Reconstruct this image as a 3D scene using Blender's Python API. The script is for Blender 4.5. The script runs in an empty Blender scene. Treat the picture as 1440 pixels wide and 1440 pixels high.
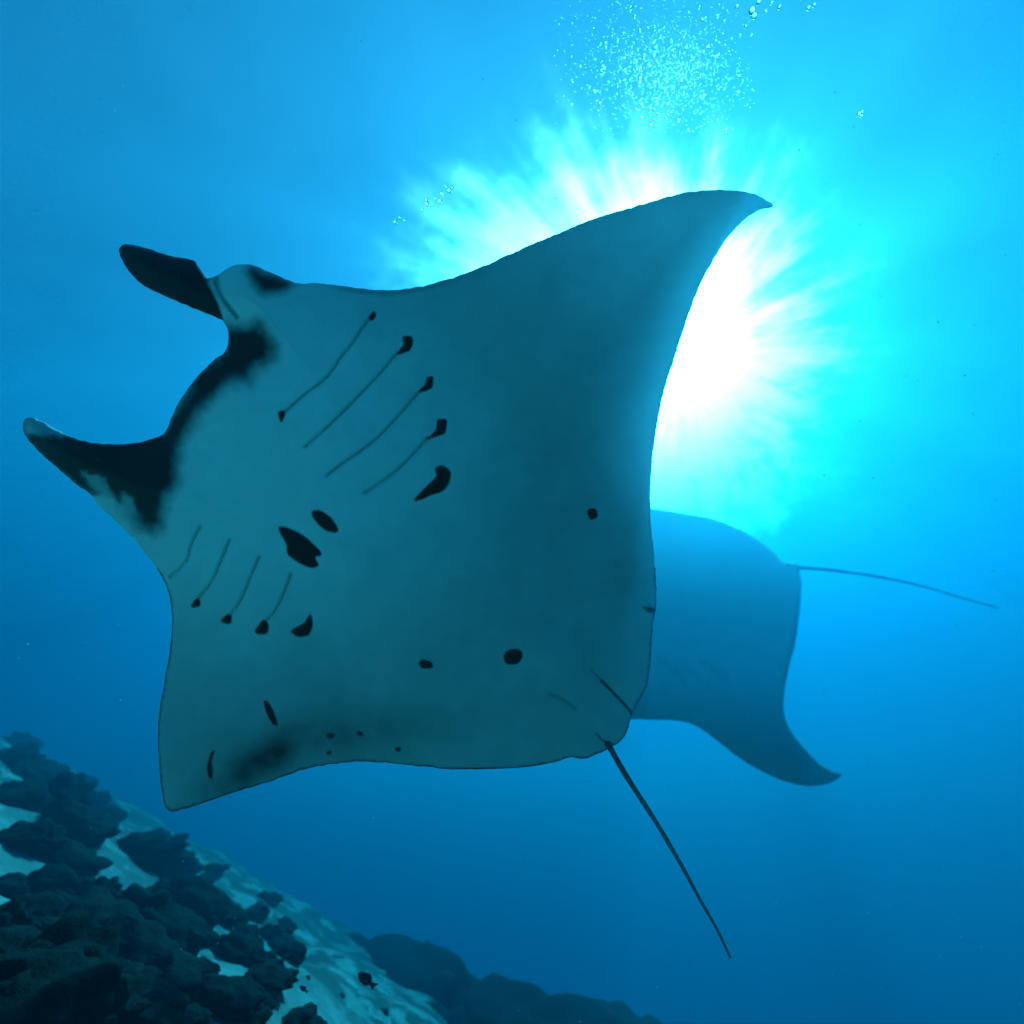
import bpy, bmesh, math, random
import numpy as np
from mathutils import Vector, Matrix, noise
from mathutils.geometry import delaunay_2d_cdt

random.seed(7)
rng = np.random.default_rng(7)
scene = bpy.context.scene
col = scene.collection

# ------------------------------------------------------------------ camera
PITCH = math.radians(30.0)
cam_data = bpy.data.cameras.new('camera')
cam_data.sensor_width = 36.0
cam_data.lens = 18.0                       # 90 degree wide angle underwater lens
cam_data.clip_start = 0.02
cam_data.clip_end = 600.0
cam_data.dof.use_dof = True                # focused on the near ray, reef and far ray slightly soft
cam_data.dof.focus_distance = 2.1
cam_data.dof.aperture_fstop = 1.0
cam = bpy.data.objects.new('camera', cam_data)
cam.location = (0, 0, 0)
cam.rotation_euler = (math.radians(90) + PITCH, 0, 0)
col.objects.link(cam)
scene.camera = cam

RIGHT = np.array([1.0, 0.0, 0.0])
UP = np.array([0.0, -math.sin(PITCH), math.cos(PITCH)])
FWD = np.array([0.0, math.cos(PITCH), math.sin(PITCH)])


def ray(px, py):
    """direction in the place for a point of the 1440 px photograph (unit depth along the view axis)"""
    px = np.asarray(px, float); py = np.asarray(py, float)
    x = (px - 720.0) / 720.0; y = (720.0 - py) / 720.0
    return x[..., None] * RIGHT + y[..., None] * UP + FWD


# ------------------------------------------------------------------ sky, sun, exposure
SUN_DIR = ray(943, 494); SUN_DIR = SUN_DIR / np.linalg.norm(SUN_DIR)
sun_el = math.asin(SUN_DIR[2]); sun_az = math.atan2(SUN_DIR[0], SUN_DIR[1])
world = bpy.data.worlds.new('World'); scene.world = world; world.use_nodes = True
wn = world.node_tree.nodes; wl = world.node_tree.links
bg = wn['Background']
skyt = wn.new('ShaderNodeTexSky'); skyt.sky_type = 'NISHITA'; skyt.sun_disc = False
skyt.sun_elevation = sun_el; skyt.sun_rotation = sun_az
wl.new(skyt.outputs[0], bg.inputs[0])
bg.inputs[1].default_value = 0.02

sl = bpy.data.lights.new('sun', 'SUN'); sl.energy = 5.0; sl.angle = math.radians(0.5)
sl.color = (1.0, 0.97, 0.92)
sun = bpy.data.objects.new('sun', sl); col.objects.link(sun)
sun.rotation_euler = Vector(SUN_DIR).to_track_quat('Z', 'Y').to_euler()
sun.location = Vector(SUN_DIR) * 40

scene.view_settings.view_transform = 'Standard'
scene.view_settings.look = 'None'
scene.view_settings.exposure = 3.22
scene.view_settings.gamma = 1.0
scene.view_settings.use_curve_mapping = False
cy = scene.cycles
cy.use_denoising = True
cy.max_bounces = 5; cy.volume_bounces = 0; cy.diffuse_bounces = 2; cy.glossy_bounces = 2
cy.transmission_bounces = 4; cy.transparent_max_bounces = 16
cy.caustics_reflective = False; cy.caustics_refractive = False

SURFACE_Z = 16.0

# ------------------------------------------------------------------ helpers


def nodes_of(name):
    m = bpy.data.materials.new(name); m.use_nodes = True
    nt = m.node_tree
    for n in list(nt.nodes):
        nt.nodes.remove(n)
    out = nt.nodes.new('ShaderNodeOutputMaterial')
    return m, nt, out


def N(nt, kind, **kw):
    n = nt.nodes.new(kind)
    for k, v in kw.items():
        if hasattr(n, k) and k not in n.inputs.keys():
            setattr(n, k, v)
        else:
            n.inputs[k].default_value = v
    return n


def tag(o, label=None, cat=None, group=None, kind=None):
    if label: o['label'] = label
    if cat: o['category'] = cat
    if group: o['group'] = group
    if kind: o['kind'] = kind
    return o


def mesh_obj(name, verts, faces, mat, origin=(0, 0, 0), smooth=True, attrs=None):
    me = bpy.data.meshes.new(name)
    v = np.asarray(verts, float) - np.asarray(origin, float)
    me.from_pydata(v.tolist(), [], faces)
    me.update()
    if smooth:
        me.polygons.foreach_set('use_smooth', [True] * len(me.polygons))
    for k, a in (attrs or {}).items():
        at = me.attributes.new(k, 'FLOAT', 'POINT')
        at.data.foreach_set('value', np.asarray(a, np.float32))
    me.materials.append(mat)
    o = bpy.data.objects.new(name, me); o.location = origin
    col.objects.link(o)
    return o


# ------------------------------------------------------------------ materials
def mat_haze():
    m, nt, out = nodes_of('sea_water')
    broad = N(nt, 'ShaderNodeVolumePrincipled', **{'Density': 0.036, 'Anisotropy': 0.38})
    broad.inputs['Color'].default_value = (0.0, 0.35, 1.0, 1)
    broad.inputs['Absorption Color'].default_value = (0.5, 0.5, 0.6, 1)
    tight = N(nt, 'ShaderNodeVolumePrincipled', **{'Density': 0.017, 'Anisotropy': 0.93})
    tight.inputs['Color'].default_value = (0.1, 0.8, 0.95, 1)
    tight.inputs['Absorption Color'].default_value = (0.9, 0.95, 1.0, 1)
    ab = N(nt, 'ShaderNodeVolumeAbsorption', **{'Density': 0.20})
    ab.inputs['Color'].default_value = (0.24, 0.845, 0.975, 1)
    a1 = N(nt, 'ShaderNodeAddShader'); a2 = N(nt, 'ShaderNodeAddShader')
    nt.links.new(broad.outputs[0], a1.inputs[0]); nt.links.new(tight.outputs[0], a1.inputs[1])
    nt.links.new(a1.outputs[0], a2.inputs[0]); nt.links.new(ab.outputs[0], a2.inputs[1])
    nt.links.new(a2.outputs[0], out.inputs['Volume'])
    return m


def mat_surface():
    """rippled sea surface: lets light through unevenly, spreads the sun on its small facets"""
    m, nt, out = nodes_of('rippled_sea_surface')
    tc = N(nt, 'ShaderNodeTexCoord')
    # uneven focusing of the light by the waves
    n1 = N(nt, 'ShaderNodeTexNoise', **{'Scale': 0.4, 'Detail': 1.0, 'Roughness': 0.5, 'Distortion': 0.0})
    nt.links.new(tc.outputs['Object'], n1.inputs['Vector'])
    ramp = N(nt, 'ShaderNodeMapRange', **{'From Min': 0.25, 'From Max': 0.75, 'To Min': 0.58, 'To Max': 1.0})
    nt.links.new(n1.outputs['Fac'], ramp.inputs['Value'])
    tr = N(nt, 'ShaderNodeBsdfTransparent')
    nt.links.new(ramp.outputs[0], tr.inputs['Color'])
    # facets of the waves
    n2 = N(nt, 'ShaderNodeTexNoise', **{'Scale': 0.8, 'Detail': 3.0, 'Roughness': 0.6})
    nt.links.new(tc.outputs['Object'], n2.inputs['Vector'])
    sub = N(nt, 'ShaderNodeVectorMath', operation='SUBTRACT'); sub.inputs[1].default_value = (0.5, 0.5, 0.5)
    nt.links.new(n2.outputs['Color'], sub.inputs[0])
    sc = N(nt, 'ShaderNodeVectorMath', operation='SCALE'); sc.inputs['Scale'].default_value = 0.3
    nt.links.new(sub.outputs[0], sc.inputs[0])
    # radial roughness pattern centred on the sun's direction, added to streak its glare
    pc = SUN_DIR * ((SURFACE_Z + 0.16) / SUN_DIR[2])
    e1 = np.cross(SUN_DIR, [0, 0, 1.0]); e1 /= np.linalg.norm(e1); e2 = np.cross(e1, SUN_DIR)
    rel = N(nt, 'ShaderNodeVectorMath', operation='SUBTRACT'); rel.inputs[1].default_value = tuple(pc)
    nt.links.new(tc.outputs['Object'], rel.inputs[0])
    du = N(nt, 'ShaderNodeVectorMath', operation='DOT_PRODUCT'); du.inputs[1].default_value = tuple(e1); nt.links.new(rel.outputs[0], du.inputs[0])
    dv = N(nt, 'ShaderNodeVectorMath', operation='DOT_PRODUCT'); dv.inputs[1].default_value = tuple(e2); nt.links.new(rel.outputs[0], dv.inputs[0])
    cb = N(nt, 'ShaderNodeCombineXYZ'); nt.links.new(du.outputs['Value'], cb.inputs[0]); nt.links.new(dv.outputs['Value'], cb.inputs[1])
    nu = N(nt, 'ShaderNodeVectorMath', operation='NORMALIZE'); nt.links.new(cb.outputs[0], nu.inputs[0])
    ln = N(nt, 'ShaderNodeVectorMath', operation='LENGTH'); nt.links.new(cb.outputs[0], ln.inputs[0])
    rr = N(nt, 'ShaderNodeMath', operation='MULTIPLY'); rr.inputs[1].default_value = 0.035; nt.links.new(ln.outputs['Value'], rr.inputs[0])
    cz = N(nt, 'ShaderNodeCombineXYZ'); nt.links.new(rr.outputs[0], cz.inputs[2])
    pa = N(nt, 'ShaderNodeVectorMath', operation='ADD'); nt.links.new(nu.outputs[0], pa.inputs[0]); nt.links.new(cz.outputs[0], pa.inputs[1])
    n3 = N(nt, 'ShaderNodeTexNoise', **{'Scale': 5.0, 'Detail': 3.0, 'Roughness': 0.55}); nt.links.new(pa.outputs[0], n3.inputs['Vector'])
    rough = N(nt, 'ShaderNodeMapRange', **{'From Min': 0.3, 'From Max': 0.7, 'To Min': 0.75, 'To Max': 0.98}); nt.links.new(n3.outputs['Fac'], rough.inputs['Value'])
    add = N(nt, 'ShaderNodeVectorMath', operation='ADD')
    GLARE_TILT = ray(735, 610); GLARE_TILT = GLARE_TILT / np.linalg.norm(GLARE_TILT)
    add.inputs[1].default_value = tuple(-GLARE_TILT)   # normal turned to move the sun's glare patch, not a wave slope
    nt.links.new(sc.outputs[0], add.inputs[0])
    nrm = N(nt, 'ShaderNodeVectorMath', operation='NORMALIZE'); nt.links.new(add.outputs[0], nrm.inputs[0])
    rf = N(nt, 'ShaderNodeBsdfRefraction', distribution='BECKMANN', **{'Roughness': 0.9, 'IOR': 1.41})
    nt.links.new(rough.outputs[0], rf.inputs['Roughness'])
    nt.links.new(nrm.outputs[0], rf.inputs['Normal'])
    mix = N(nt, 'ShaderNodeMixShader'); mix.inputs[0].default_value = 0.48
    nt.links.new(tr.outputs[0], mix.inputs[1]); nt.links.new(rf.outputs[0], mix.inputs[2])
    nt.links.new(mix.outputs[0], out.inputs['Surface'])
    return m


def mat_ray_skin():
    m, nt, out = nodes_of('ray_skin')
    tc = N(nt, 'ShaderNodeTexCoord')
    pg = N(nt, 'ShaderNodeAttribute', attribute_name='pigment')
    th = N(nt, 'ShaderNodeAttribute', attribute_name='thin')
    n1 = N(nt, 'ShaderNodeTexNoise', **{'Scale': 4.5, 'Detail': 9.0, 'Roughness': 0.68})
    nt.links.new(tc.outputs['Object'], n1.inputs['Vector'])
    cr = N(nt, 'ShaderNodeValToRGB')
    cr.color_ramp.elements[0].position = 0.3; cr.color_ramp.elements[0].color = (0.76, 0.84, 0.86, 1)
    cr.color_ramp.elements[1].position = 0.7; cr.color_ramp.elements[1].color = (0.84, 0.91, 0.92, 1)
    nt.links.new(n1.outputs['Fac'], cr.inputs['Fac'])
    mx = N(nt, 'ShaderNodeMix', data_type='RGBA')
    mx.inputs['B'].default_value = (0.012, 0.012, 0.016, 1)
    mx.inputs[7].default_value = (0.012, 0.012, 0.016, 1)
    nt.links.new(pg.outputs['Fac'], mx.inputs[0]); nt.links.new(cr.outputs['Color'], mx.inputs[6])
    n2 = N(nt, 'ShaderNodeTexNoise', **{'Scale': 26.0, 'Detail': 7.0, 'Roughness': 0.65})
    nt.links.new(tc.outputs['Object'], n2.inputs['Vector'])
    bp = N(nt, 'ShaderNodeBump', **{'Strength': 0.05, 'Distance': 0.01}); nt.links.new(n2.outputs['Fac'], bp.inputs['Height'])
    pb = N(nt, 'ShaderNodeBsdfPrincipled', **{'Roughness': 0.55, 'Specular IOR Level': 0.15})
    nt.links.new(mx.outputs[2], pb.inputs['Base Color']); nt.links.new(bp.outputs[0], pb.inputs['Normal'])
    tl = N(nt, 'ShaderNodeBsdfTranslucent'); tl.inputs['Color'].default_value = (0.40, 0.68, 0.78, 1)   # fin tissue, tinted bluish for the imitated glow
    ms = N(nt, 'ShaderNodeMixShader')
    nt.links.new(th.outputs['Fac'], ms.inputs[0])
    nt.links.new(pb.outputs[0], ms.inputs[1]); nt.links.new(tl.outputs[0], ms.inputs[2])
    nt.links.new(ms.outputs[0], out.inputs['Surface'])
    return m


def mat_rocky(name, c0, c1, scale, rough=0.9, bump=0.6, dist=0.05, fine=14.0):
    m, nt, out = nodes_of(name)
    tc = N(nt, 'ShaderNodeTexCoord')
    geo = N(nt, 'ShaderNodeNewGeometry')
    n1 = N(nt, 'ShaderNodeTexNoise', **{'Scale': scale, 'Detail': 8.0, 'Roughness': 0.65})
    nt.links.new(geo.outputs['Position'], n1.inputs['Vector'])
    cr = N(nt, 'ShaderNodeValToRGB')
    cr.color_ramp.elements[0].position = 0.3; cr.color_ramp.elements[0].color = (*c0, 1)
    cr.color_ramp.elements[1].position = 0.72; cr.color_ramp.elements[1].color = (*c1, 1)
    nt.links.new(n1.outputs['Fac'], cr.inputs['Fac'])
    n2 = N(nt, 'ShaderNodeTexNoise', **{'Scale': fine, 'Detail': 6.0, 'Roughness': 0.7})
    nt.links.new(geo.outputs['Position'], n2.inputs['Vector'])
    bp = N(nt, 'ShaderNodeBump', **{'Strength': bump, 'Distance': dist}); nt.links.new(n2.outputs['Fac'], bp.inputs['Height'])
    pb = N(nt, 'ShaderNodeBsdfPrincipled', **{'Roughness': rough, 'Specular IOR Level': 0.1})
    nt.links.new(cr.outputs['Color'], pb.inputs['Base Color']); nt.links.new(bp.outputs[0], pb.inputs['Normal'])
    nt.links.new(pb.outputs[0], out.inputs['Surface'])
    return m


def mat_bubble():
    m, nt, out = nodes_of('air_bubble')
    lw = N(nt, 'ShaderNodeLayerWeight', **{'Blend': 0.35})
    tr = N(nt, 'ShaderNodeBsdfTransparent', **{'Color': (0.97, 0.98, 1, 1)})
    rf = N(nt, 'ShaderNodeBsdfRefraction', distribution='BECKMANN', **{'Roughness': 0.9, 'IOR': 1.41})
    gl = N(nt, 'ShaderNodeBsdfGlossy', **{'Roughness': 0.25})
    a = N(nt, 'ShaderNodeMixShader'); a.inputs[0].default_value = 0.6
    nt.links.new(tr.outputs[0], a.inputs[1]); nt.links.new(rf.outputs[0], a.inputs[2])
    b = N(nt, 'ShaderNodeMixShader'); nt.links.new(lw.outputs['Fresnel'], b.inputs[0])
    nt.links.new(a.outputs[0], b.inputs[1]); nt.links.new(gl.outputs[0], b.inputs[2])
    nt.links.new(b.outputs[0], out.inputs['Surface'])
    return m


def mat_plain(name, c, rough=0.6, translucent=0.0):
    m, nt, out = nodes_of(name)
    tc = N(nt, 'ShaderNodeTexCoord')
    n1 = N(nt, 'ShaderNodeTexNoise', **{'Scale': 25.0, 'Detail': 3.0}); nt.links.new(tc.outputs['Object'], n1.inputs['Vector'])
    mr = N(nt, 'ShaderNodeMapRange', **{'To Min': 0.7, 'To Max': 1.3}); nt.links.new(n1.outputs['Fac'], mr.inputs['Value'])
    vm = N(nt, 'ShaderNodeVectorMath', operation='SCALE'); vm.inputs[0].default_value = c
    nt.links.new(mr.outputs[0], vm.inputs['Scale'])
    pb = N(nt, 'ShaderNodeBsdfPrincipled', **{'Roughness': rough, 'Specular IOR Level': 0.2})
    nt.links.new(vm.outputs[0], pb.inputs['Base Color'])
    sh = pb.outputs[0]
    if translucent:
        tl = N(nt, 'ShaderNodeBsdfTranslucent'); nt.links.new(vm.outputs[0], tl.inputs['Color'])
        ms = N(nt, 'ShaderNodeMixShader'); ms.inputs[0].default_value = translucent
        nt.links.new(sh, ms.inputs[1]); nt.links.new(tl.outputs[0], ms.inputs[2]); sh = ms.outputs[0]
    nt.links.new(sh, out.inputs['Surface'])
    return m


M_SKIN = mat_ray_skin()
M_SAND = mat_rocky('pale_coral_sand', (0.21, 0.205, 0.19), (0.40, 0.385, 0.355), 2.2, bump=0.8, dist=0.06, fine=8.0)
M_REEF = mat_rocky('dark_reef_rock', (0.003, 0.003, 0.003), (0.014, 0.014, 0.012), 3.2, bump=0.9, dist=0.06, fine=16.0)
M_BUBBLE = mat_bubble()


def add_rubble(m):
    """dark algae covered rubble scattered over the farther sand"""
    nt = m.node_tree
    pb = next(n for n in nt.nodes if n.type == 'BSDF_PRINCIPLED'); src = pb.inputs['Base Color'].links[0].from_socket
    geo = N(nt, 'ShaderNodeNewGeometry')
    n1 = N(nt, 'ShaderNodeTexNoise', **{'Scale': 1.9, 'Detail': 8.0, 'Roughness': 0.68, 'Distortion': 0.0}); nt.links.new(geo.outputs['Position'], n1.inputs['Vector'])
    r1 = N(nt, 'ShaderNodeMapRange', **{'From Min': 0.44, 'From Max': 0.50, 'To Min': 0.0, 'To Max': 1.0}); nt.links.new(n1.outputs['Fac'], r1.inputs['Value'])
    sp = N(nt, 'ShaderNodeSeparateXYZ'); nt.links.new(geo.outputs['Position'], sp.inputs[0])
    r2 = N(nt, 'ShaderNodeMapRange', **{'From Min': 5.2, 'From Max': 8.5, 'To Min': 0.0, 'To Max': 0.9}); nt.links.new(sp.outputs[1], r2.inputs['Value'])
    mu = N(nt, 'ShaderNodeMath', operation='MULTIPLY'); nt.links.new(r1.outputs[0], mu.inputs[0]); nt.links.new(r2.outputs[0], mu.inputs[1])
    mx = N(nt, 'ShaderNodeMix', data_type='RGBA'); mx.inputs[7].default_value = (0.075, 0.075, 0.068, 1)
    nt.links.new(mu.outputs[0], mx.inputs[0]); nt.links.new(src, mx.inputs[6]); nt.links.new(mx.outputs[2], pb.inputs['Base Color'])


add_rubble(M_SAND)

# ------------------------------------------------------------------ the setting: seabed, surface, water
SLOPE_N = np.cross(ray(700, 1310), ray(0, 900)); SLOPE_N = SLOPE_N / np.linalg.norm(SLOPE_N) * np.sign(SLOPE_N[2]); CAM_H = 1.3


def seabed_z(x, y):
    s = (-CAM_H - SLOPE_N[0] * x - SLOPE_N[1] * y) / SLOPE_N[2]
    lo, hi = -24.0, 5.5
    s = np.where(s > 2.5, 2.5 + (hi - 2.5) * np.tanh((s - 2.5) / (hi - 2.5)), s)
    s = np.where(s < -14, -14 + (-14 - lo) * np.tanh((s + 14) / (-14 - lo)), s)
    d = np.sqrt(x * x + y * y)
    s = np.maximum(s - 0.0035 * np.maximum(d - 6.5, 0) ** 2, -24.0 + 0.0 * s)
    k = np.clip((d - 1.5) / 4.0, 0, 1)
    s = s + k * (0.16 * np.sin(1.3 * x + 0.7 * y) * np.sin(0.9 * y - 0.4 * x + 1.0)
                 + 0.07 * np.sin(3.1 * x - 1.7 * y + 2.0) * np.sin(2.3 * y + 1.1 * x))
    return s


def hit_seabed(px, py):
    d = ray(px, py); d = d / np.linalg.norm(d)
    t = 0.5
    while t < 70:
        p = d * t
        if p[2] < seabed_z(p[0], p[1]):
            return p, t
        t += 0.02 + t * 0.002
    return None, None


def build_seabed():
    u = np.linspace(-1, 1, 241)
    xs = np.sinh(u * 3.2) / math.sinh(3.2) * 55.0 - 2.0
    ys = np.sinh(u * 3.2) / math.sinh(3.2) * 50.0 + 6.0
    X, Y = np.meshgrid(xs, ys)
    Z = seabed_z(X, Y)
    n = len(xs)
    f = [(j * n + i, j * n + i + 1, (j + 1) * n + i + 1, (j + 1) * n + i) for j in range(n - 1) for i in range(n - 1)]
    o = mesh_obj('seabed', np.stack([X.ravel(), Y.ravel(), Z.ravel()], 1), f, M_SAND)
    tag(o, 'pale sandy seabed sloping down to the right below the rays', kind='structure')


def build_surface():
    xs = np.linspace(-60, 60, 181); ys = np.linspace(-46, 60, 161)
    X, Y = np.meshgrid(xs, ys)
    Z = SURFACE_Z + 0.16 + 0.05 * np.sin(0.9 * X + 0.5 * Y) + 0.04 * np.sin(1.1 * Y - 0.6 * X + 1)
    n = len(xs); m_ = len(ys)
    f = [(j * n + i, j * n + i + 1, (j + 1) * n + i + 1, (j + 1) * n + i) for j in range(m_ - 1) for i in range(n - 1)]
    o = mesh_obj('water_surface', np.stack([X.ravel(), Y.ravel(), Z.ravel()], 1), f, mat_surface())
    tag(o, 'rippled sea surface overhead with the sun behind it', kind='structure')


def build_haze():
    x0, x1, y0, y1, z0, z1 = -59, 59, -45.5, 59, -26.0, SURFACE_Z
    v = [(x, y, z) for z in (z0, z1) for y in (y0, y1) for x in (x0, x1)]
    f = [(0, 2, 3, 1), (4, 5, 7, 6), (0, 1, 5, 4), (2, 6, 7, 3), (0, 4, 6, 2), (1, 3, 7, 5)]
    o = mesh_obj('haze', v, f, mat_haze(), smooth=False)
    tag(o, 'blue sea water filling the view', kind='stuff')


build_seabed(); build_surface(); build_haze()

# ------------------------------------------------------------------ manta rays


def spline(pts, step, closed=True):
    """Catmull-Rom through the points, resampled evenly"""
    P = np.asarray(pts, float); n = len(P); out = []
    rng_i = range(n) if closed else range(n - 1)
    for i in rng_i:
        if closed:
            a, b, c, d = P[i - 1], P[i], P[(i + 1) % n], P[(i + 2) % n]
        else:
            a, b, c, d = P[max(i - 1, 0)], P[i], P[i + 1], P[min(i + 2, n - 1)]
        m = max(2, int(np.linalg.norm(c - b) / 1.0))
        t = np.linspace(0, 1, m, endpoint=False)[:, None]
        # centripetal-ish tangents scaled to the segment keep corners tight
        L = np.linalg.norm(c - b)
        t1 = (c - a) / max(np.linalg.norm(c - b) + np.linalg.norm(b - a), 1e-6) * L
        t2 = (d - b) / max(np.linalg.norm(d - c) + np.linalg.norm(c - b), 1e-6) * L
        out.append((2 * t**3 - 3 * t**2 + 1) * b + (t**3 - 2 * t**2 + t) * t1 + (-2 * t**3 + 3 * t**2) * c + (t**3 - t**2) * t2)
    if not closed: out.append(P[-1:])
    Q = np.concatenate(out)
    Q2 = np.vstack([Q, Q[:1]]) if closed else Q
    s = np.concatenate([[0], np.cumsum(np.linalg.norm(np.diff(Q2, axis=0), axis=1))])
    k = max(4, int(s[-1] / step))
    ss = np.linspace(0, s[-1], k, endpoint=not closed)
    return np.stack([np.interp(ss, s, Q2[:, 0]), np.interp(ss, s, Q2[:, 1])], 1)


def seg_dist(pts, line, closed=False):
    L = np.asarray(line, float)
    if closed: L = np.vstack([L, L[:1]])
    best = np.full(len(pts), 1e9)
    for a, b in zip(L[:-1], L[1:]):
        ab = b - a; t = np.clip(((pts - a) @ ab) / max(ab @ ab, 1e-9), 0, 1)
        best = np.minimum(best, np.linalg.norm(pts - a - t[:, None] * ab, axis=1))
    return best


def inside(pts, poly):
    P = np.asarray(poly, float); Q = np.roll(P, -1, 0)
    r = np.zeros(len(pts), bool)
    for a, b in zip(P, Q):
        c = (a[1] > pts[:, 1]) != (b[1] > pts[:, 1])
        xx = a[0] + (pts[:, 1] - a[1]) * (b[0] - a[0]) / (b[1] - a[1] + 1e-12)
        r ^= c & (pts[:, 0] < xx)
    return r


def poly_sd(pts, poly):
    d = seg_dist(pts, poly, True)
    return np.where(inside(pts, poly), -d, d)


def sstep(a, b, x):
    t = np.clip((x - a) / (b - a), 0, 1); return t * t * (3 - 2 * t)


def fbm(pts, scale, seed=0.0):
    return np.array([noise.fractal(Vector((p[0] * scale, p[1] * scale, seed)), 0.6, 2.1, 4) for p in pts])


def near_edge_dist(pts, edge, chunk=4000):
    out = np.empty(len(pts))
    for i in range(0, len(pts), chunk):
        d = pts[i:i + chunk, None, :] - edge[None]
        out[i:i + chunk] = np.sqrt((d * d).sum(2).min(1))
    return out


def build_ray(name, outline, tail, tail_w, depth_fn, marks_fn, step, edge_step, thick, reach, refine=None, jag=0.0, label='', glow_fn=None, relief=0.030):
    E = spline(outline, edge_step)
    if jag:
        nn = np.array([noise.noise(Vector((p[0] * 0.12, p[1] * 0.12, 3.0))) for p in E])
        tg = np.roll(E, -1, 0) - np.roll(E, 1, 0); tg /= np.linalg.norm(tg, axis=1)[:, None] + 1e-9
        E = E + np.stack([tg[:, 1], -tg[:, 0]], 1) * (nn * jag)[:, None]
    lo, hi = E.min(0), E.max(0)
    gx, gy = np.meshgrid(np.arange(lo[0], hi[0], step), np.arange(lo[1], hi[1], step * 0.866))
    gx[1::2] += step / 2
    G = np.stack([gx.ravel(), gy.ravel()], 1)
    if refine is not None:
        h = step / 2
        rx, ry = np.meshgrid(np.arange(lo[0], hi[0], h), np.arange(lo[1], hi[1], h * 0.866)); rx[1::2] += h / 2
        R = np.stack([rx.ravel(), ry.ravel()], 1)
        R = R[refine(R)]
        G = np.concatenate([G[~refine(G)], R])
    G = G + rng.normal(0, step * 0.04, G.shape)
    G = G[inside(G, E)]
    dG = near_edge_dist(G, E)
    G = G[dG > edge_step * 0.75]; dG = dG[dG > edge_step * 0.75]
    pts = np.concatenate([E, G]); nE = len(E)
    res = delaunay_2d_cdt([Vector(p) for p in pts], [], [list(range(nE))], 1, 1e-4)
    V2 = np.array([(v.x, v.y) for v in res[0]]); tris = [tuple(t) for t in res[2]]
    d = near_edge_dist(V2, E)
    on_edge = d < 0.05
    d[on_edge] = 0
    # thickness in metres from the distance to the rim
    D = depth_fn(V2)
    dm = d / 720.0 * D
    th = thick * (1 - np.exp(-dm / reach)) + 0.012 * (1 - np.exp(-dm / 0.012))
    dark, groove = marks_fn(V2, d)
    th = th + relief * np.array([noise.noise(Vector((p[0] * 0.0065, p[1] * 0.0065, 2.0))) for p in V2]) * np.clip(dm / 0.2, 0, 1) ** 2
    r = ray(V2[:, 0], V2[:, 1])
    vent = r * (D - th + groove)[:, None]
    dors = r * (D + th * 0.8)[:, None]
    thin = glow_fn(V2, D) * (1 - dark)  # translucency share set by hand, partly imitating sun glow
    inner = np.where(~on_edge)[0]
    idx_d = np.arange(len(V2)); idx_d[inner] = len(V2) + np.arange(len(inner))
    verts = np.concatenate([vent, dors[inner]])
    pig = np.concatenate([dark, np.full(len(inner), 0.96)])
    thn = np.concatenate([thin, glow_fn(V2, D)[inner]])
    faces = []
    c0 = None
    for t in tris:
        a, b, c = V2[t[0]], V2[t[1]], V2[t[2]]
        cr = (b[0] - a[0]) * (c[1] - a[1]) - (b[1] - a[1]) * (c[0] - a[0])
        # photo y points down: positive cross = clockwise seen by the camera
        f = t if cr < 0 else (t[0], t[2], t[1])
        faces.append(f)
        faces.append((int(idx_d[f[0]]), int(idx_d[f[2]]), int(idx_d[f[1]])))
    # whip tail, tapering, rooted inside the body
    T = spline(tail[0], 14, closed=False); depth_t = np.interp(np.linspace(0, 1, len(T)), [0, 1], tail[1])
    P3 = ray(T[:, 0], T[:, 1]) * depth_t[:, None]
    base = len(verts); K = 8; tv = []
    for i, p in enumerate(P3):
        tg = P3[min(i + 1, len(P3) - 1)] - P3[max(i - 1, 0)]; tg /= np.linalg.norm(tg)
        a = np.cross(tg, [0.3, 0.5, 0.8]); a /= np.linalg.norm(a); b = np.cross(tg, a)
        f_ = i / (len(P3) - 1); w = tail_w[0] * (1 - f_) + tail_w[1] * f_
        w *= 1 + 0.06 * math.sin(i * 1.7)
        for k in range(K):
            an = 2 * math.pi * k / K
            tv.append(p + w * (math.cos(an) * a + math.sin(an) * b))
    tv.append(P3[-1]); tv.append(P3[0])
    verts = np.concatenate([verts, tv])
    n_t = len(P3)
    for i in range(n_t - 1):
        for k in range(K):
            faces.append((base + i * K + k, base + i * K + (k + 1) % K, base + (i + 1) * K + (k + 1) % K, base + (i + 1) * K + k))
    for k in range(K):
        faces.append((base + (n_t - 1) * K + k, base + (n_t - 1) * K + (k + 1) % K, base + n_t * K))
        faces.append((base + (k + 1) % K, base + k, base + n_t * K + 1))
    pig = np.concatenate([pig, np.full(len(tv), 0.93)]); thn = np.concatenate([thn, np.zeros(len(tv))])
    ctr = vent.mean(0)
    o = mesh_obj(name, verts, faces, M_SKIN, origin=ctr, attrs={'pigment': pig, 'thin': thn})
    tag(o, label, 'manta ray', 'manta rays swimming overhead')
    return o


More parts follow.
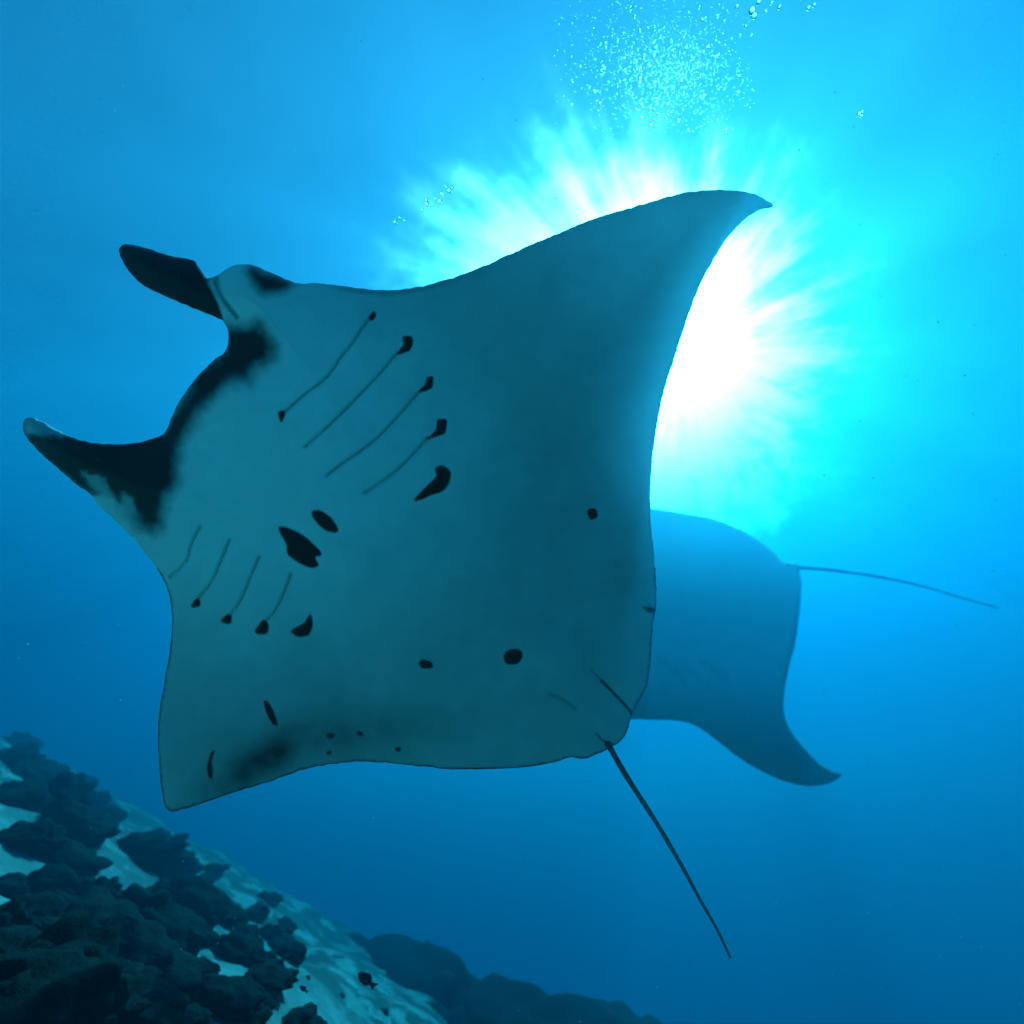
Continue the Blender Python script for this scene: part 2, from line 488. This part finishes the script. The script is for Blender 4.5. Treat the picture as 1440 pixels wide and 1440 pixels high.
# ---- the near ray, belly towards the camera
NEAR = [(230, 610), (240, 590), (253, 563), (277, 530), (298, 509), (317, 493), (321, 474), (315, 453), (283, 438), (240, 420), (200, 400),
        (178, 377), (167, 353), (171, 345), (182, 344), (200, 347), (240, 360), (272, 366), (280, 376), (291, 391), (307, 386), (322, 376), (337, 372),
        (357, 373), (383, 384), (417, 398), (447, 398), (480, 402), (510, 406), (540, 408), (580, 405), (623, 395), (673, 377), (740, 347),
        (797, 323), (837, 307), (880, 294), (953, 273), (985, 268), (1012, 267), (1051, 270), (1072, 278), (1088, 290), (1070, 295), (1047, 309), (1023, 334),
        (1008, 358), (988, 393), (969, 440), (953, 490), (932, 557), (920, 623), (915, 680), (915, 730), (921, 790), (923, 847), (921, 864),
        (918, 877), (915, 927), (910, 963), (898, 987), (889, 1003), (886, 1013), (882, 1028), (870, 1045), (858, 1051), (847, 1057), (823, 1067),
        (803, 1065), (780, 1072), (733, 1079), (667, 1082), (627, 1081), (567, 1075), (517, 1071), (477, 1073), (427, 1082), (383, 1098),
        (333, 1113), (283, 1130), (250, 1140), (239, 1141), (231, 1132), (225, 1090), (222, 1033), (225, 993), (232, 953), (239, 913), (242, 873),
        (239, 843), (232, 820), (219, 797), (203, 776), (187, 757), (160, 730), (139, 712), (130, 697), (110, 683), (83, 660), (60, 640),
        (40, 619), (32, 603), (34, 591), (43, 587), (60, 593), (87, 608), (110, 618), (143, 624), (180, 624), (207, 619)]

z1 = lambda L: [(x / 3, 300 + y / 3) for x, y in L]
z2 = lambda L: [(480 + x / 3, 240 + y / 3) for x, y in L]
z3 = lambda L: [(200 + x / 3, 700 + y / 3) for x, y in L]
z4 = lambda L: [(600 + x / 3, 680 + y / 3) for x, y in L]

# gill slits: (line, half width, darkness)
GILLS = [(z2([(138, 605), (90, 665), (40, 740), (0, 787)]) + z1([(1380, 692), (1290, 762), (1200, 842)]), 1.0, .6),
         (z2([(240, 768), (150, 870), (70, 955), (0, 1025)]) + [(455, 606)], 1.0, .6),
         ([(455, 606), (430, 628)], 0.9, .4),
         (z2([(325, 938), (200, 1080), (120, 1155), (0, 1240)]) + [(460, 669)], 1.0, .6),
         (z2([(365, 1130), (260, 1240), (190, 1300)]), 1.0, .6),
         (z2([(190, 1300), (100, 1360)]), 0.9, .4),
         (z3([(248, 120), (212, 190), (192, 262), (150, 310), (120, 332)]), 0.8, .5),
         (z3([(370, 180), (332, 270), (300, 345), (235, 432)]), 1.0, .6),
         (z3([(495, 248), (455, 345), (410, 445), (368, 500)]), 1.0, .6),
         (z3([(630, 320), (600, 400), (560, 480), (518, 527)]), 1.0, .55)]
SOLID = [z2([(118, 620), (138, 596), (145, 612), (128, 632)]),
         z1([(1178, 838), (1200, 838), (1195, 862), (1187, 882), (1180, 868)]),
         z2([(262, 702), (298, 704), (297, 740), (285, 758), (236, 774), (262, 735)]),
         z2([(366, 872), (386, 870), (384, 905), (372, 922), (326, 934), (352, 905)]),
         z2([(408, 1052), (442, 1052), (440, 1100), (425, 1112), (362, 1132), (400, 1092)]),
         z2([(398, 1255), (425, 1244), (452, 1262), (460, 1290), (440, 1340), (385, 1366), (308, 1393), (366, 1325), (402, 1290)]),
         z3([(222, 430), (238, 428), (242, 455), (208, 460)]),
         z3([(362, 492), (374, 498), (373, 530), (334, 518)]),
         z3([(512, 518), (530, 532), (530, 562), (515, 574), (478, 565)]),
         z3([(710, 492), (717, 545), (697, 580), (655, 584), (630, 560), (682, 530)]),
         z3([(718, 62), (742, 52), (795, 86), (826, 138), (806, 146), (748, 116)]),
         z3([(578, 124), (608, 126), (680, 162), (735, 210), (756, 240), (728, 250), (742, 284), (715, 294), (660, 272), (616, 236), (612, 205), (590, 160)]),
         z4([(325, 728), (345, 704), (385, 700), (402, 718), (396, 750), (372, 762), (335, 758)]),
         z3([(1168, 695), (1190, 684), (1222, 698), (1224, 714), (1185, 718)]),
         z3([(515, 860), (526, 858), (555, 905), (570, 955), (558, 960), (530, 920)]),
         z3([(292, 1075), (304, 1066), (294, 1110), (296, 1180), (285, 1185), (276, 1130)]),
         z3([(782, 998), (800, 992), (812, 1004), (796, 1016), (782, 1010)]),
         z3([(906, 990), (922, 986), (932, 998), (916, 1004)]),
         z3([(780, 1072), (793, 1066), (796, 1080), (784, 1082)]),
         z3([(1068, 1056), (1086, 1052), (1090, 1066), (1072, 1070)]),
         z4([(680, 112), (712, 106), (718, 140), (690, 150)]),
         z4([(912, 520), (940, 520), (968, 532), (966, 548), (938, 542)])]
CREASE = [(z4([(690, 783), (740, 830), (800, 895)]), 1.8, .65), (z4([(740, 832), (800, 895), (858, 960), (868, 985)]), 2.6, .95),
          (z4([(415, 838), (460, 865), (520, 890)]), 5.0, .42), (z4([(520, 888), (570, 910), (625, 948)]), 4.5, .6),
          (z4([(625, 948), (690, 1000), (730, 1065)]), 6.0, .42), (z4([(715, 1055), (745, 1085), (780, 1112)]), 2.0, .8),
          (z4([(525, 1096), (560, 1120)]), 2.5, .3), (z4([(270, 920), (320, 940)]), 6.0, .15)]
# dark head markings
HEAD = [z1([(500, 120), (880, 190), (862, 240), (880, 300), (920, 380), (945, 452), (900, 470), (480, 320), (470, 120)]),      # upper head fin
        z1([(1055, 215), (1250, 285), (1250, 306), (1180, 338), (1110, 338), (1060, 300), (1046, 250)]),
        z1([(930, 470), (1090, 462), (1130, 505), (1160, 560), (1150, 620), (1090, 660), (1050, 715), (960, 725), (880, 800), (830, 880), (785, 960), (750, 1060),
            (735, 1140), (712, 1190), (690, 1320), (645, 1345), (590, 1330), (545, 1280), (500, 1230), (395, 1080), (330, 1070), (330, 1140), (60, 1000), (100, 930),
            (260, 938), (280, 930), (430, 960), (560, 955), (670, 930), (710, 850), (820, 680), (930, 570)]),
        z1([(75, 900), (130, 840), (200, 880), (270, 930), (430, 960), (560, 955), (690, 915), (730, 1080), (640, 1180), (590, 1290), (520, 1240), (440, 1190), (385, 1185), (330, 1160), (200, 1060), (60, 970)])]
PALE = [(z1([(345, 1090), (420, 1110), (470, 1180), (500, 1230), (430, 1200), (380, 1150)]), 0.5),
        (z1([(520, 1180), (560, 1200), (570, 1270), (500, 1270)]), 0.5), (z1([(100, 870), (150, 858), (250, 918), (262, 940), (110, 925)]), 0.55)]
HEADLINE = [(z1([(905, 290), (940, 360), (1000, 440)]), 3.0, .7), (z1([(875, 275), (910, 268), (915, 300)]), 3.5, .6), (z1([(880, 300), (930, 400)]), 2.0, .5)]


def near_marks(P, d):
    n1 = fbm(P, 0.02, 1.0); n2 = fbm(P, 0.09, 5.0)
    dark = np.zeros(len(P)); groove = np.zeros(len(P))
    jit = n2 * 1.2
    for L, w, s in GILLS:
        q = seg_dist(P, spline(L, 3, closed=False))
        dark = np.maximum(dark, s * 0.8 * (1 - sstep(w * 0.3, w * 1.6, q)))
        groove = np.maximum(groove, 0.014 * np.exp(-(q / 2.6) ** 2))
    for pl in SOLID:
        c = np.mean(pl, 0); near = np.linalg.norm(P - c, axis=1) < 60
        sd = np.full(len(P), 99.0); sd[near] = poly_sd(P[near], spline(pl, 1.5))
        dark = np.maximum(dark, 0.98 * (1 - sstep(-0.6, 2.4, sd + jit * 0.6)))
    for L, w, s in CREASE + HEADLINE:
        q = seg_dist(P, spline(L, 3, closed=False))
        dark = np.maximum(dark, s * (1 - sstep(w * 0.3, w * 1.9, q)))
        groove = np.maximum(groove, 0.008 * s * np.exp(-(q / (w * 1.5)) ** 2))
    nearhead = (P[:, 0] < 480) & (P[:, 1] < 800)
    Q = P[nearhead]
    hd = np.zeros(len(Q))
    for k, pl in enumerate(HEAD):
        sd = poly_sd(Q, pl)
        soft = (2.5, 13, 19, 6)[k]
        hd = np.maximum(hd, 0.97 * (1 - sstep(-soft * 0.9, soft, sd + n1[nearhead] * (0, 5, 7, 3)[k] + n2[nearhead] * (0, 1, 2, 1)[k])))
    for pl, s in PALE:
        sd = poly_sd(Q, pl)
        hd = hd * (1 - s * (1 - sstep(-5, 6, sd + n2[nearhead] * 4)))
    # jaw hems
    dark[nearhead] = np.maximum(dark[nearhead], hd)
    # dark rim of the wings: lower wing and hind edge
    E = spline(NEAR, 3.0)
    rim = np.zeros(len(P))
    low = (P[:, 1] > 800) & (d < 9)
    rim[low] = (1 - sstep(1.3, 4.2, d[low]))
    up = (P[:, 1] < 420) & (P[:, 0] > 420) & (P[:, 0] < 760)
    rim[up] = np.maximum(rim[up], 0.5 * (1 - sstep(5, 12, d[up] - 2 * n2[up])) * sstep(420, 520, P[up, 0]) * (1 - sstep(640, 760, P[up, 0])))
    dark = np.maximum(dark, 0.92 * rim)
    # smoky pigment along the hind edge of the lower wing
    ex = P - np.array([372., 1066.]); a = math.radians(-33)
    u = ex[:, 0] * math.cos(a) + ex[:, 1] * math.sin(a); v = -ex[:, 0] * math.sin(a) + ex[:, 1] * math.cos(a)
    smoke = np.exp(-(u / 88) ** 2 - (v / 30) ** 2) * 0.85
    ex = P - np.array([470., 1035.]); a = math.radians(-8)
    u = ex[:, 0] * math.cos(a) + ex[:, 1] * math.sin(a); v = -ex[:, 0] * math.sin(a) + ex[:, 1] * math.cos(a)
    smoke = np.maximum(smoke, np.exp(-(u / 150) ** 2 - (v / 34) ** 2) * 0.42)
    # paler throat and chest, darker towards wings and hind body
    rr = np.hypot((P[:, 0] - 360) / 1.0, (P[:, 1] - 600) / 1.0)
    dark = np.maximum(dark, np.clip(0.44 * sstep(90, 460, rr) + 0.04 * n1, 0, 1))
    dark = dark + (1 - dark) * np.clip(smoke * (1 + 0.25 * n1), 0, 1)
    return np.clip(dark, 0, 0.98), groove


MID0 = np.array([270., 560.]); MIDD = np.array([0.767, 0.641]); MIDN = np.array([0.641, -0.767])


def near_depth(P):
    q = P - MID0
    s = q @ MIDD / 765.0; w = q @ MIDN / 600.0
    D = 1.95 + 0.14 * s - 0.04 * w
    D = D - 0.12 * np.maximum(w - 0.3, 0) ** 2 - 0.42 * np.maximum(-w - 0.30, 0) ** 1.6
    # body bulges towards the camera along the midline
    D = D - 0.08 * np.exp(-(w / 0.28) ** 2) * np.exp(-((s - 0.42) / 0.45) ** 2)
    return D


REFINE = [np.mean(pl, 0) for pl in SOLID]


TRAIL = [(1088, 290), (1023, 334), (988, 393), (953, 490), (932, 557), (920, 623), (915, 730), (923, 847), (910, 963), (889, 1003)]


def near_glow(P, D):  # real thin hind edge, plus upper-wing translucency added to imitate blue sun glow
    q = seg_dist(P, TRAIL) / 720.0 * D
    w = ((P - MID0) @ MIDN) / 600.0
    return np.maximum(0.95 * np.exp(-(q / 0.21) ** 1.2) * (1 - 0.85 * sstep(600, 860, P[:, 1])), 0.55 * sstep(0.3, 1.1, w))


def near_refine(P):
    r = (P[:, 0] > 730) & (P[:, 0] < 890) & (P[:, 1] > 930) & (P[:, 1] < 1055)
    for c in REFINE:
        r |= np.linalg.norm(P - c, axis=1) < 26
    return r | (((P[:, 0] > 225) & (P[:, 0] < 480) & (P[:, 1] > 420) & (P[:, 1] < 900)) | ((P[:, 0] > 380) & (P[:, 0] < 645) & (P[:, 1] > 430) & (P[:, 1] < 800))
            | ((P[:, 0] > 265) & (P[:, 0] < 400) & (P[:, 1] > 975) & (P[:, 1] < 1105)))


tail_pts = [(846, 1030), (860, 1055), (880, 1090), (925, 1160), (960, 1220), (985, 1266), (1010, 1310), (1027, 1347)]
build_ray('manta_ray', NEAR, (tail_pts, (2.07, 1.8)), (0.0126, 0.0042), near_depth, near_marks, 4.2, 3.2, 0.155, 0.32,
          refine=near_refine, jag=1.3, glow_fn=near_glow, label='large manta ray in front, pale belly with black spots and gill slits')

# ---- the farther ray, half hidden behind the near one
FAR = [(915, 714), (958, 721), (1008, 731), (1047, 748), (1074, 765), (1092, 781), (1099, 789), (1112, 791), (1122, 793), (1125, 808), (1127, 823), (1125, 854), (1119, 901),
       (1109, 940), (1103, 971), (1102, 998), (1109, 1022), (1129, 1049), (1152, 1073), (1170, 1084), (1184, 1089), (1179, 1095), (1168, 1101), (1148, 1105),
       (1121, 1103), (1086, 1092), (1043, 1068), (1008, 1041), (977, 1020), (950, 1013), (915, 1012), (888, 1011), (850, 1008), (800, 990), (760, 950), (735, 905),
       (705, 915), (672, 900), (668, 890), (690, 884), (712, 872), (706, 840), (710, 812), (690, 795), (668, 790), (668, 780), (700, 776), (738, 760), (755, 715), (750, 660), (745, 600), (752, 572), (765, 580), (790, 640), (830, 685), (870, 705)]


def far_depth(P):
    # banking: the upper wing is much farther away than the lower tip
    w = (1090 - P[:, 1]) / 375.0
    return 7.4 + 4.6 * (np.logaddexp(0, (w - 0.22) * 9) / 9) + 0.3 * np.maximum(w - 0.8, 0) ** 2


def far_marks(P, d):
    n1 = fbm(P, 0.025, 9.0)
    dark = np.clip(0.06 + 0.08 * n1, 0, 1)
    for L in ([(925, 925), (960, 955)], [(945, 940), (985, 985)], [(965, 940), (1010, 975)], [(985, 930), (1020, 950)], [(930, 965), (965, 990)]):
        q = seg_dist(P, L); dark = np.maximum(dark, 0.34 * (1 - sstep(1, 10, q + 3 * n1)))
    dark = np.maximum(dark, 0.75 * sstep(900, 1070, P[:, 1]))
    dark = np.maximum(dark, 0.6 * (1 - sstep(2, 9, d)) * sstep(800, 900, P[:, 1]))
    return np.clip(dark, 0, 0.95), np.zeros(len(P))


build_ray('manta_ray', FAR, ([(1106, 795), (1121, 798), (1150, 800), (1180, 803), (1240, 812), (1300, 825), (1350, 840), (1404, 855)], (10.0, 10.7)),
          (0.034, 0.014), far_depth, far_marks, 8.0, 6.0, 0.45, 0.9, jag=1.0, glow_fn=lambda P, D: 0.75 * sstep(990, 730, P[:, 1]),  # translucency fading downwards, put in to imitate glow and haze on the upper wing
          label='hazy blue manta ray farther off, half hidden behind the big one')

# ------------------------------------------------------------------ reef mounds on the slope
def rock_mesh(seed, lump, sub=4):
    bm = bmesh.new(); bmesh.ops.create_icosphere(bm, subdivisions=sub, radius=1.0)
    off = Vector((seed * 7.3, seed * 3.1, seed * 1.7))
    for v in bm.verts:
        p = v.co.normalized()
        f1 = noise.voronoi(p * 2.3 + off)[0][0]; f2 = noise.voronoi(p * 5.5 + off)[0][0]
        r = 0.9 + 0.30 * noise.fractal(p * 1.2 + off, 0.7, 2.0, 2) + lump * (0.55 - f1) * 0.9 + 0.16 * (0.5 - f2)
        z = p.z * r
        v.co = Vector((p.x * r, p.y * r, z if z > 0 else z * 0.6))
    me = bpy.data.meshes.new('reef_rock'); bm.to_mesh(me); bm.free()
    me.polygons.foreach_set('use_smooth', [True] * len(me.polygons))
    me.materials.append(M_REEF)
    return me


ROCKS = [rock_mesh(k + 1, (0.35, 0.5, 0.2, 0.6, 0.4, 0.3, 0.55, 0.25)[k]) for k in range(8)]
SMOOTH = [rock_mesh(k + 21, 0.12) for k in range(3)]
# (photo point of the foot, width in photo px, height/width, label or None)
MOUNDS = [
    (40, 1440, 250, .55, 'huge black reef mound filling the bottom left corner'),
    (60, 1385, 210, .5, 'broad black reef mound above the corner mound, under the thin sand streak'),
    (170, 1370, 210, .5, 'wide black reef mound right of the thin forked sand streak'),
    (195, 1325, 150, .5, None), (120, 1315, 150, .45, None), (190, 1430, 150, .45, None), (110, 1430, 180, .4, None),
    (255, 1285, 115, .55, 'tall dark reef boulder standing out against the blue at the slope crest'),
    (200, 1205, 110, .45, None), (232, 1225, 80, .5, None), (108, 1165, 100, .5, None), (60, 1140, 110, .5, None), (20, 1130, 90, .5, None),
    (30, 1190, 90, .5, None), (85, 1215, 90, .5, None), (65, 1250, 80, .5, None), (5, 1255, 60, .6, None), (5, 1310, 80, .6, None), (100, 1258, 60, .5, None),
    (130, 1270, 70, .5, None), 
    (280, 1325, 46, .5, None), (276, 1370, 56, .5, None), (306, 1290, 60, .5, None), (335, 1345, 72, .5, None), (372, 1385, 90, .42, None), (365, 1360, 60, .5, None),
    (305, 1408, 120, .42, None), (345, 1412, 70, .45, None), (378, 1318, 44, .5, None), (403, 1348, 56, .45, None), (395, 1332, 40, .5, None),
    (255, 1440, 70, .4, None), (415, 1445, 80, .4, None), (330, 1300, 36, .5, None), (352, 1435, 50, .4, None),
    (15, 1075, 70, .5, None), (45, 1100, 80, .45, None), (180, 1290, 50, .4, None), (145, 1395, 120, .4, None), (222, 1385, 90, .5, None), (248, 1345, 70, .5, None),
    (215, 1265, 60, .5, None), 
    (20, 1350, 120, .5, None), (95, 1350, 130, .5, None), (150, 1345, 110, .5, None), (35, 1290, 80, .5, None), (-10, 1400, 140, .5, None),
    (150, 1150, 46, .5, None), (262, 1222, 46, .5, None), (355, 1290, 46, .5, None), 
    (130, 1128, 44, .5, None), (90, 1105, 40, .5, None), (285, 1240, 34, .5, None), (400, 1305, 34, .5, None), (340, 1318, 40, .45, None), 
    (215, 1180, 44, .4, None), (300, 1225, 40, .4, None), (375, 1268, 40, .4, None), 
    (115, 1100, 40, .4, None), (70, 1062, 40, .4, None), (30, 1048, 44, .4, None), 
    (235, 1310, 90, .5, None), (125, 1385, 130, .45, None), (60, 1085, 50, .5, None), (110, 1125, 50, .5, None), (260, 1400, 80, .45, None),
]
SMALL = [(480, 1402, 9), (540, 1425, 14), (432, 1376, 9)]
# (photo point of the top, distance in m, width px, height px, label)
FARM = [(440, 1284, 12.5, 120, 45, 'faint far reef outcrop at the top of the sand tongue'),
        (515, 1300, 12.0, 200, 60, 'pale hazy reef outcrop behind and above the small dark fish'),
        (590, 1318, 11.0, 210, 90, 'hazy rounded reef outcrop right of the small dark fish'),
        (665, 1348, 10.0, 260, 90, 'broad dark outcrop left of the darkest far reef'),
        (745, 1372, 8.8, 300, 90, 'darkest far reef outcrop at the middle of the bottom edge'),
        (840, 1402, 9.5, 190, 60, 'low dark outcrop at the right end of the far reef'),
        (905, 1424, 11.0, 120, 36, 'smallest far outcrop at the right end of the reef, cut by the bottom edge'),
        (625, 1398, 8.5, 200, 70, 'dark reef hump at the bottom edge right of the sand tongue')]


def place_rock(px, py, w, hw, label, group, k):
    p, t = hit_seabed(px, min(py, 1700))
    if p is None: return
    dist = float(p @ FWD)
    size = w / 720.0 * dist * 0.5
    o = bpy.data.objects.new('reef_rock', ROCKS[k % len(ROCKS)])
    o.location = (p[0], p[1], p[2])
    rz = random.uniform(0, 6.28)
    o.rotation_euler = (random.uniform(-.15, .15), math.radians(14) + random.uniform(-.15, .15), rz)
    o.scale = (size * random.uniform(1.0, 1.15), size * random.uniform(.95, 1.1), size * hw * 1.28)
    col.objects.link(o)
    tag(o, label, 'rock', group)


ORD = ['first', 'second', 'third', 'fourth', 'fifth', 'sixth', 'seventh', 'eighth', 'ninth', 'tenth', 'eleventh', 'twelfth', 'thirteenth', 'fourteenth', 'fifteenth', 'sixteenth',
       'seventeenth', 'eighteenth', 'nineteenth', 'twentieth', 'twenty-first', 'twenty-second', 'twenty-third', 'twenty-fourth', 'twenty-fifth', 'twenty-sixth']


def zone(px, py):
    if py < 1175: return 'hazy reef mound on the far upper part of the slope'
    if py < 1275: return 'dark reef mound on the middle of the slope'
    if px < 265 and py < 1350: return 'black reef mound on the lower slope above the corner'
    if px < 265: return 'black reef mound along the bottom edge in the left corner'
    if px < 345: return 'low dark reef mound right of the black reef mass'
    return 'low dark reef mound at the edge of the sand tongue'


MOUNDS = [m_ for m_ in MOUNDS if hit_seabed(m_[0], m_[1])[0] is not None]
SMALL = [m_ for m_ in SMALL if hit_seabed(m_[0], m_[1])[0] is not None]
by_zone = {}
for i, m_ in sorted(enumerate(MOUNDS), key=lambda t: t[1][0]):
    if m_[4] is None: by_zone.setdefault(zone(m_[0], m_[1]), []).append(i)
AUTO = {i: '%s, %s from the left' % (z_, ORD[k]) for z_, L_ in by_zone.items() for k, i in enumerate(L_)}
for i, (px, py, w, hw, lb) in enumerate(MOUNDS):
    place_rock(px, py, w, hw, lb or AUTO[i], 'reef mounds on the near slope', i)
for i, (px, py, d_, w, h, lb) in enumerate(FARM):
    o = bpy.data.objects.new('reef_outcrop', SMOOTH[i % 3])
    sx = w / 720.0 * d_ * 0.5; sz = h / 720.0 * d_
    p = ray(px, py) * d_
    o.location = (p[0], p[1], p[2] - sz * 1.1); o.rotation_euler = (0, 0, random.uniform(0, 6.28))
    o.scale = (sx, sx, sz)
    col.objects.link(o); tag(o, lb, 'rock', 'far reef outcrops')
for i, (px, py, w) in enumerate(sorted(SMALL)):
    place_rock(px, py, w, .6, 'small grey stone lying on the open sand, %s from the left' % ORD[i], 'small stones on the sand', i)


# ------------------------------------------------------------------ fish
def build_fish(px, py, dist, length, ang, label, mat):
    """deep bodied small reef fish seen side on; body, tail and fins in one mesh"""
    prof = [(0, .02), (.06, .10), (.16, .19), (.30, .25), (.45, .25), (.60, .19), (.72, .11), (.80, .06)]
    bm = bmesh.new(); rings = []
    K = 12
    for x, h in prof:
        rings.append([bm.verts.new((x - .4, 0.42 * h * math.cos(2 * math.pi * k / K), h * math.sin(2 * math.pi * k / K))) for k in range(K)])
    for a, b in zip(rings[:-1], rings[1:]):
        for k in range(K):
            bm.faces.new((a[k], a[(k + 1) % K], b[(k + 1) % K], b[k]))
    bm.faces.new(rings[0][::-1]); bm.faces.new(rings[-1])

    def fin(pts, t=.012):
        f = [bm.verts.new((x, t, z)) for x, z in pts]; g = [bm.verts.new((x, -t, z)) for x, z in pts]
        bm.faces.new(f); bm.faces.new(g[::-1]); n = len(pts)
        for i in range(n): bm.faces.new((f[i], g[i], g[(i + 1) % n], f[(i + 1) % n]))
    fin([(.36, .05), (.50, .13), (.66, .22), (.60, .04), (.585, -.02), (.63, -.20), (.49, -.12), (.36, -.05)])
    fin([(-.18, .20), (-.02, .31), (.16, .30), (.28, .19), (.30, .12), (.05, .20)])
    fin([(.02, -.22), (.16, -.30), (.28, -.18), (.30, -.10)])
    fin([(-.12, -.20), (-.06, -.33), (.0, -.22)])
    bmesh.ops.recalc_face_normals(bm, faces=bm.faces)
    me = bpy.data.meshes.new('fish'); bm.to_mesh(me); bm.free(); me.materials.append(mat)
    me.polygons.foreach_set('use_smooth', [True] * len(me.polygons))
    o = bpy.data.objects.new('fish', me); col.objects.link(o)
    d = ray(px, py); p = d * dist
    o.location = p; o.scale = (length,) * 3
    # side on to the camera, nose along the photo direction ang (degrees, clockwise from left)
    X = Vector(RIGHT) * math.cos(math.radians(ang)) - Vector(UP) * math.sin(math.radians(ang))
    Z = Vector(RIGHT) * math.sin(math.radians(ang)) + Vector(UP) * math.cos(math.radians(ang))
    Y = Z.cross(X)
    o.rotation_euler = Matrix((X, Y, Z)).transposed().to_euler()
    tag(o, label, 'fish')


build_fish(513, 1376, 3.0, 0.125, 40, 'small dark reef fish hovering over the sand tongue', mat_plain('dark_fish', (0.02, 0.02, 0.025)))
build_fish(426, 1390, 3.2, 0.06, 40, 'tiny bluish fish near the sand left of the dark fish', mat_plain('blue_fish', (0.08, 0.10, 0.13)))

# ------------------------------------------------------------------ bubbles
def bubble_mesh(sub):
    bm = bmesh.new(); bmesh.ops.create_icosphere(bm, subdivisions=sub, radius=1.0)
    for v in bm.verts: v.co *= 1 + 0.12 * noise.noise(v.co * 1.5)
    me = bpy.data.meshes.new('bubble'); bm.to_mesh(me); bm.free()
    me.polygons.foreach_set('use_smooth', [True] * len(me.polygons)); me.materials.append(M_BUBBLE)
    return me


BUB = bubble_mesh(2)


def bubble(px, py, dist, r_px, label, group, flat=1.0):
    o = bpy.data.objects.new('bubble', BUB)
    o.location = ray(px, py) * dist
    r = r_px * 1.35 / 720.0 * dist
    o.scale = (r, r, r * flat); o.rotation_euler = (random.uniform(-.6, .6), random.uniform(-.6, .6), 0)
    col.objects.link(o); tag(o, label, 'bubble', group)


for px, py, r in [(1058, 15, 3.6), (1061, 22, 3.2), (1037, 9, 2.0), (1067, 3, 2.2), (1085, 4, 1.8), (1077, 16, 1.8), (1096, 10, 2.0), (1137, 11, 2.2), (1145, 7, 2.0), (1049, 37, 1.6),
                  (1041, 49, 1.2), (1057, 49, 1.3)]:
    bubble(px, py, 2.6, r, 'larger air bubble at the top edge right of the bubble plume', 'bubbles at the top edge', .85)
for px, py, r in [(1208, 160, 2.2), (1212, 157, 1.6), (1211, 163, 1.4)]:
    bubble(px, py, 2.6, r, 'lone bright bubble in open water near the right side', 'lone bubbles', .85)
for px, py, r in [(632, 268, 2.6), (627, 262, 1.5), (636, 264, 1.4), (621, 272, 1.8), (619, 283, 2.2), (600, 281, 2.0), (601, 287, 2.4), (594, 295, 1.5), (614, 292, 1.4), (612, 279, 1.3),
                  (556, 312, 2.2), (562, 306, 1.4), (569, 310, 1.3)]:
    bubble(px, py, 2.6, r, 'small bubble in the loose trail left of the sun glow', 'bubble trail left of the sun', .9)


def plume_point():
    while True:
        a = random.random()
        x = random.gauss(940, 48) if a < .6 else random.gauss(905, 75)
        y = random.gauss(105, 38) if a < .6 else random.gauss(60, 60)
        if -10 < y < 190 and 780 < x < 1062 and not (y > 150 and x < 830 and random.random() < .7):
            return x, y


for i in range(300):
    x, y = plume_point()
    bubble(x, y, random.uniform(2.2, 3.0), random.choice([.6, .7, .8, .9, 1.0, 1.2, 1.4, 2.0]), 'tiny bubble in the dense rising plume above the sun', 'bubbles in the rising plume', random.uniform(.6, 1.0))


def speck_cloud(name, pts, radii, mat, label, sub=1):
    bm = bmesh.new(); bmesh.ops.create_icosphere(bm, subdivisions=sub, radius=1.0)
    v0 = np.array([v.co[:] for v in bm.verts]); f0 = [[v.index for v in f.verts] for f in bm.faces]; bm.free()
    V = []; F = []
    for p, r in zip(pts, radii):
        b = len(V) * len(v0)
        V.append(p + v0 * r * np.array([random.uniform(.7, 1.2), random.uniform(.7, 1.2), random.uniform(.7, 1.2)]))
        F += [[i + b for i in f] for f in f0]
    o = mesh_obj(name, np.concatenate(V), F, mat)
    tag(o, label, kind='stuff')


P_, R_ = [], []
for i in range(2600):
    x, y = plume_point(); d_ = random.uniform(2.3, 3.3)
    P_.append(ray(x, y) * d_); R_.append(random.choice([.45, .55, .65, .8, 1.1]) / 720 * d_)
speck_cloud('bubble_cloud', P_, R_, M_BUBBLE, 'fine bubbles filling the rising plume', 1)

# drifting plankton specks
P_, R_ = [], []
for i in range(420):
    d_ = random.uniform(0.9, 6.0)
    x, y = random.uniform(-60, 1500), random.uniform(-60, 1500)
    P_.append(ray(x, y) * d_); R_.append(random.choice([.5, .6, .7, .8, 1.2]) / 720 * d_)
speck_cloud('drifting_plankton', P_, R_, mat_plain('plankton', (0.75, 0.78, 0.75), .8, 0.5), 'pale plankton specks drifting in the water')
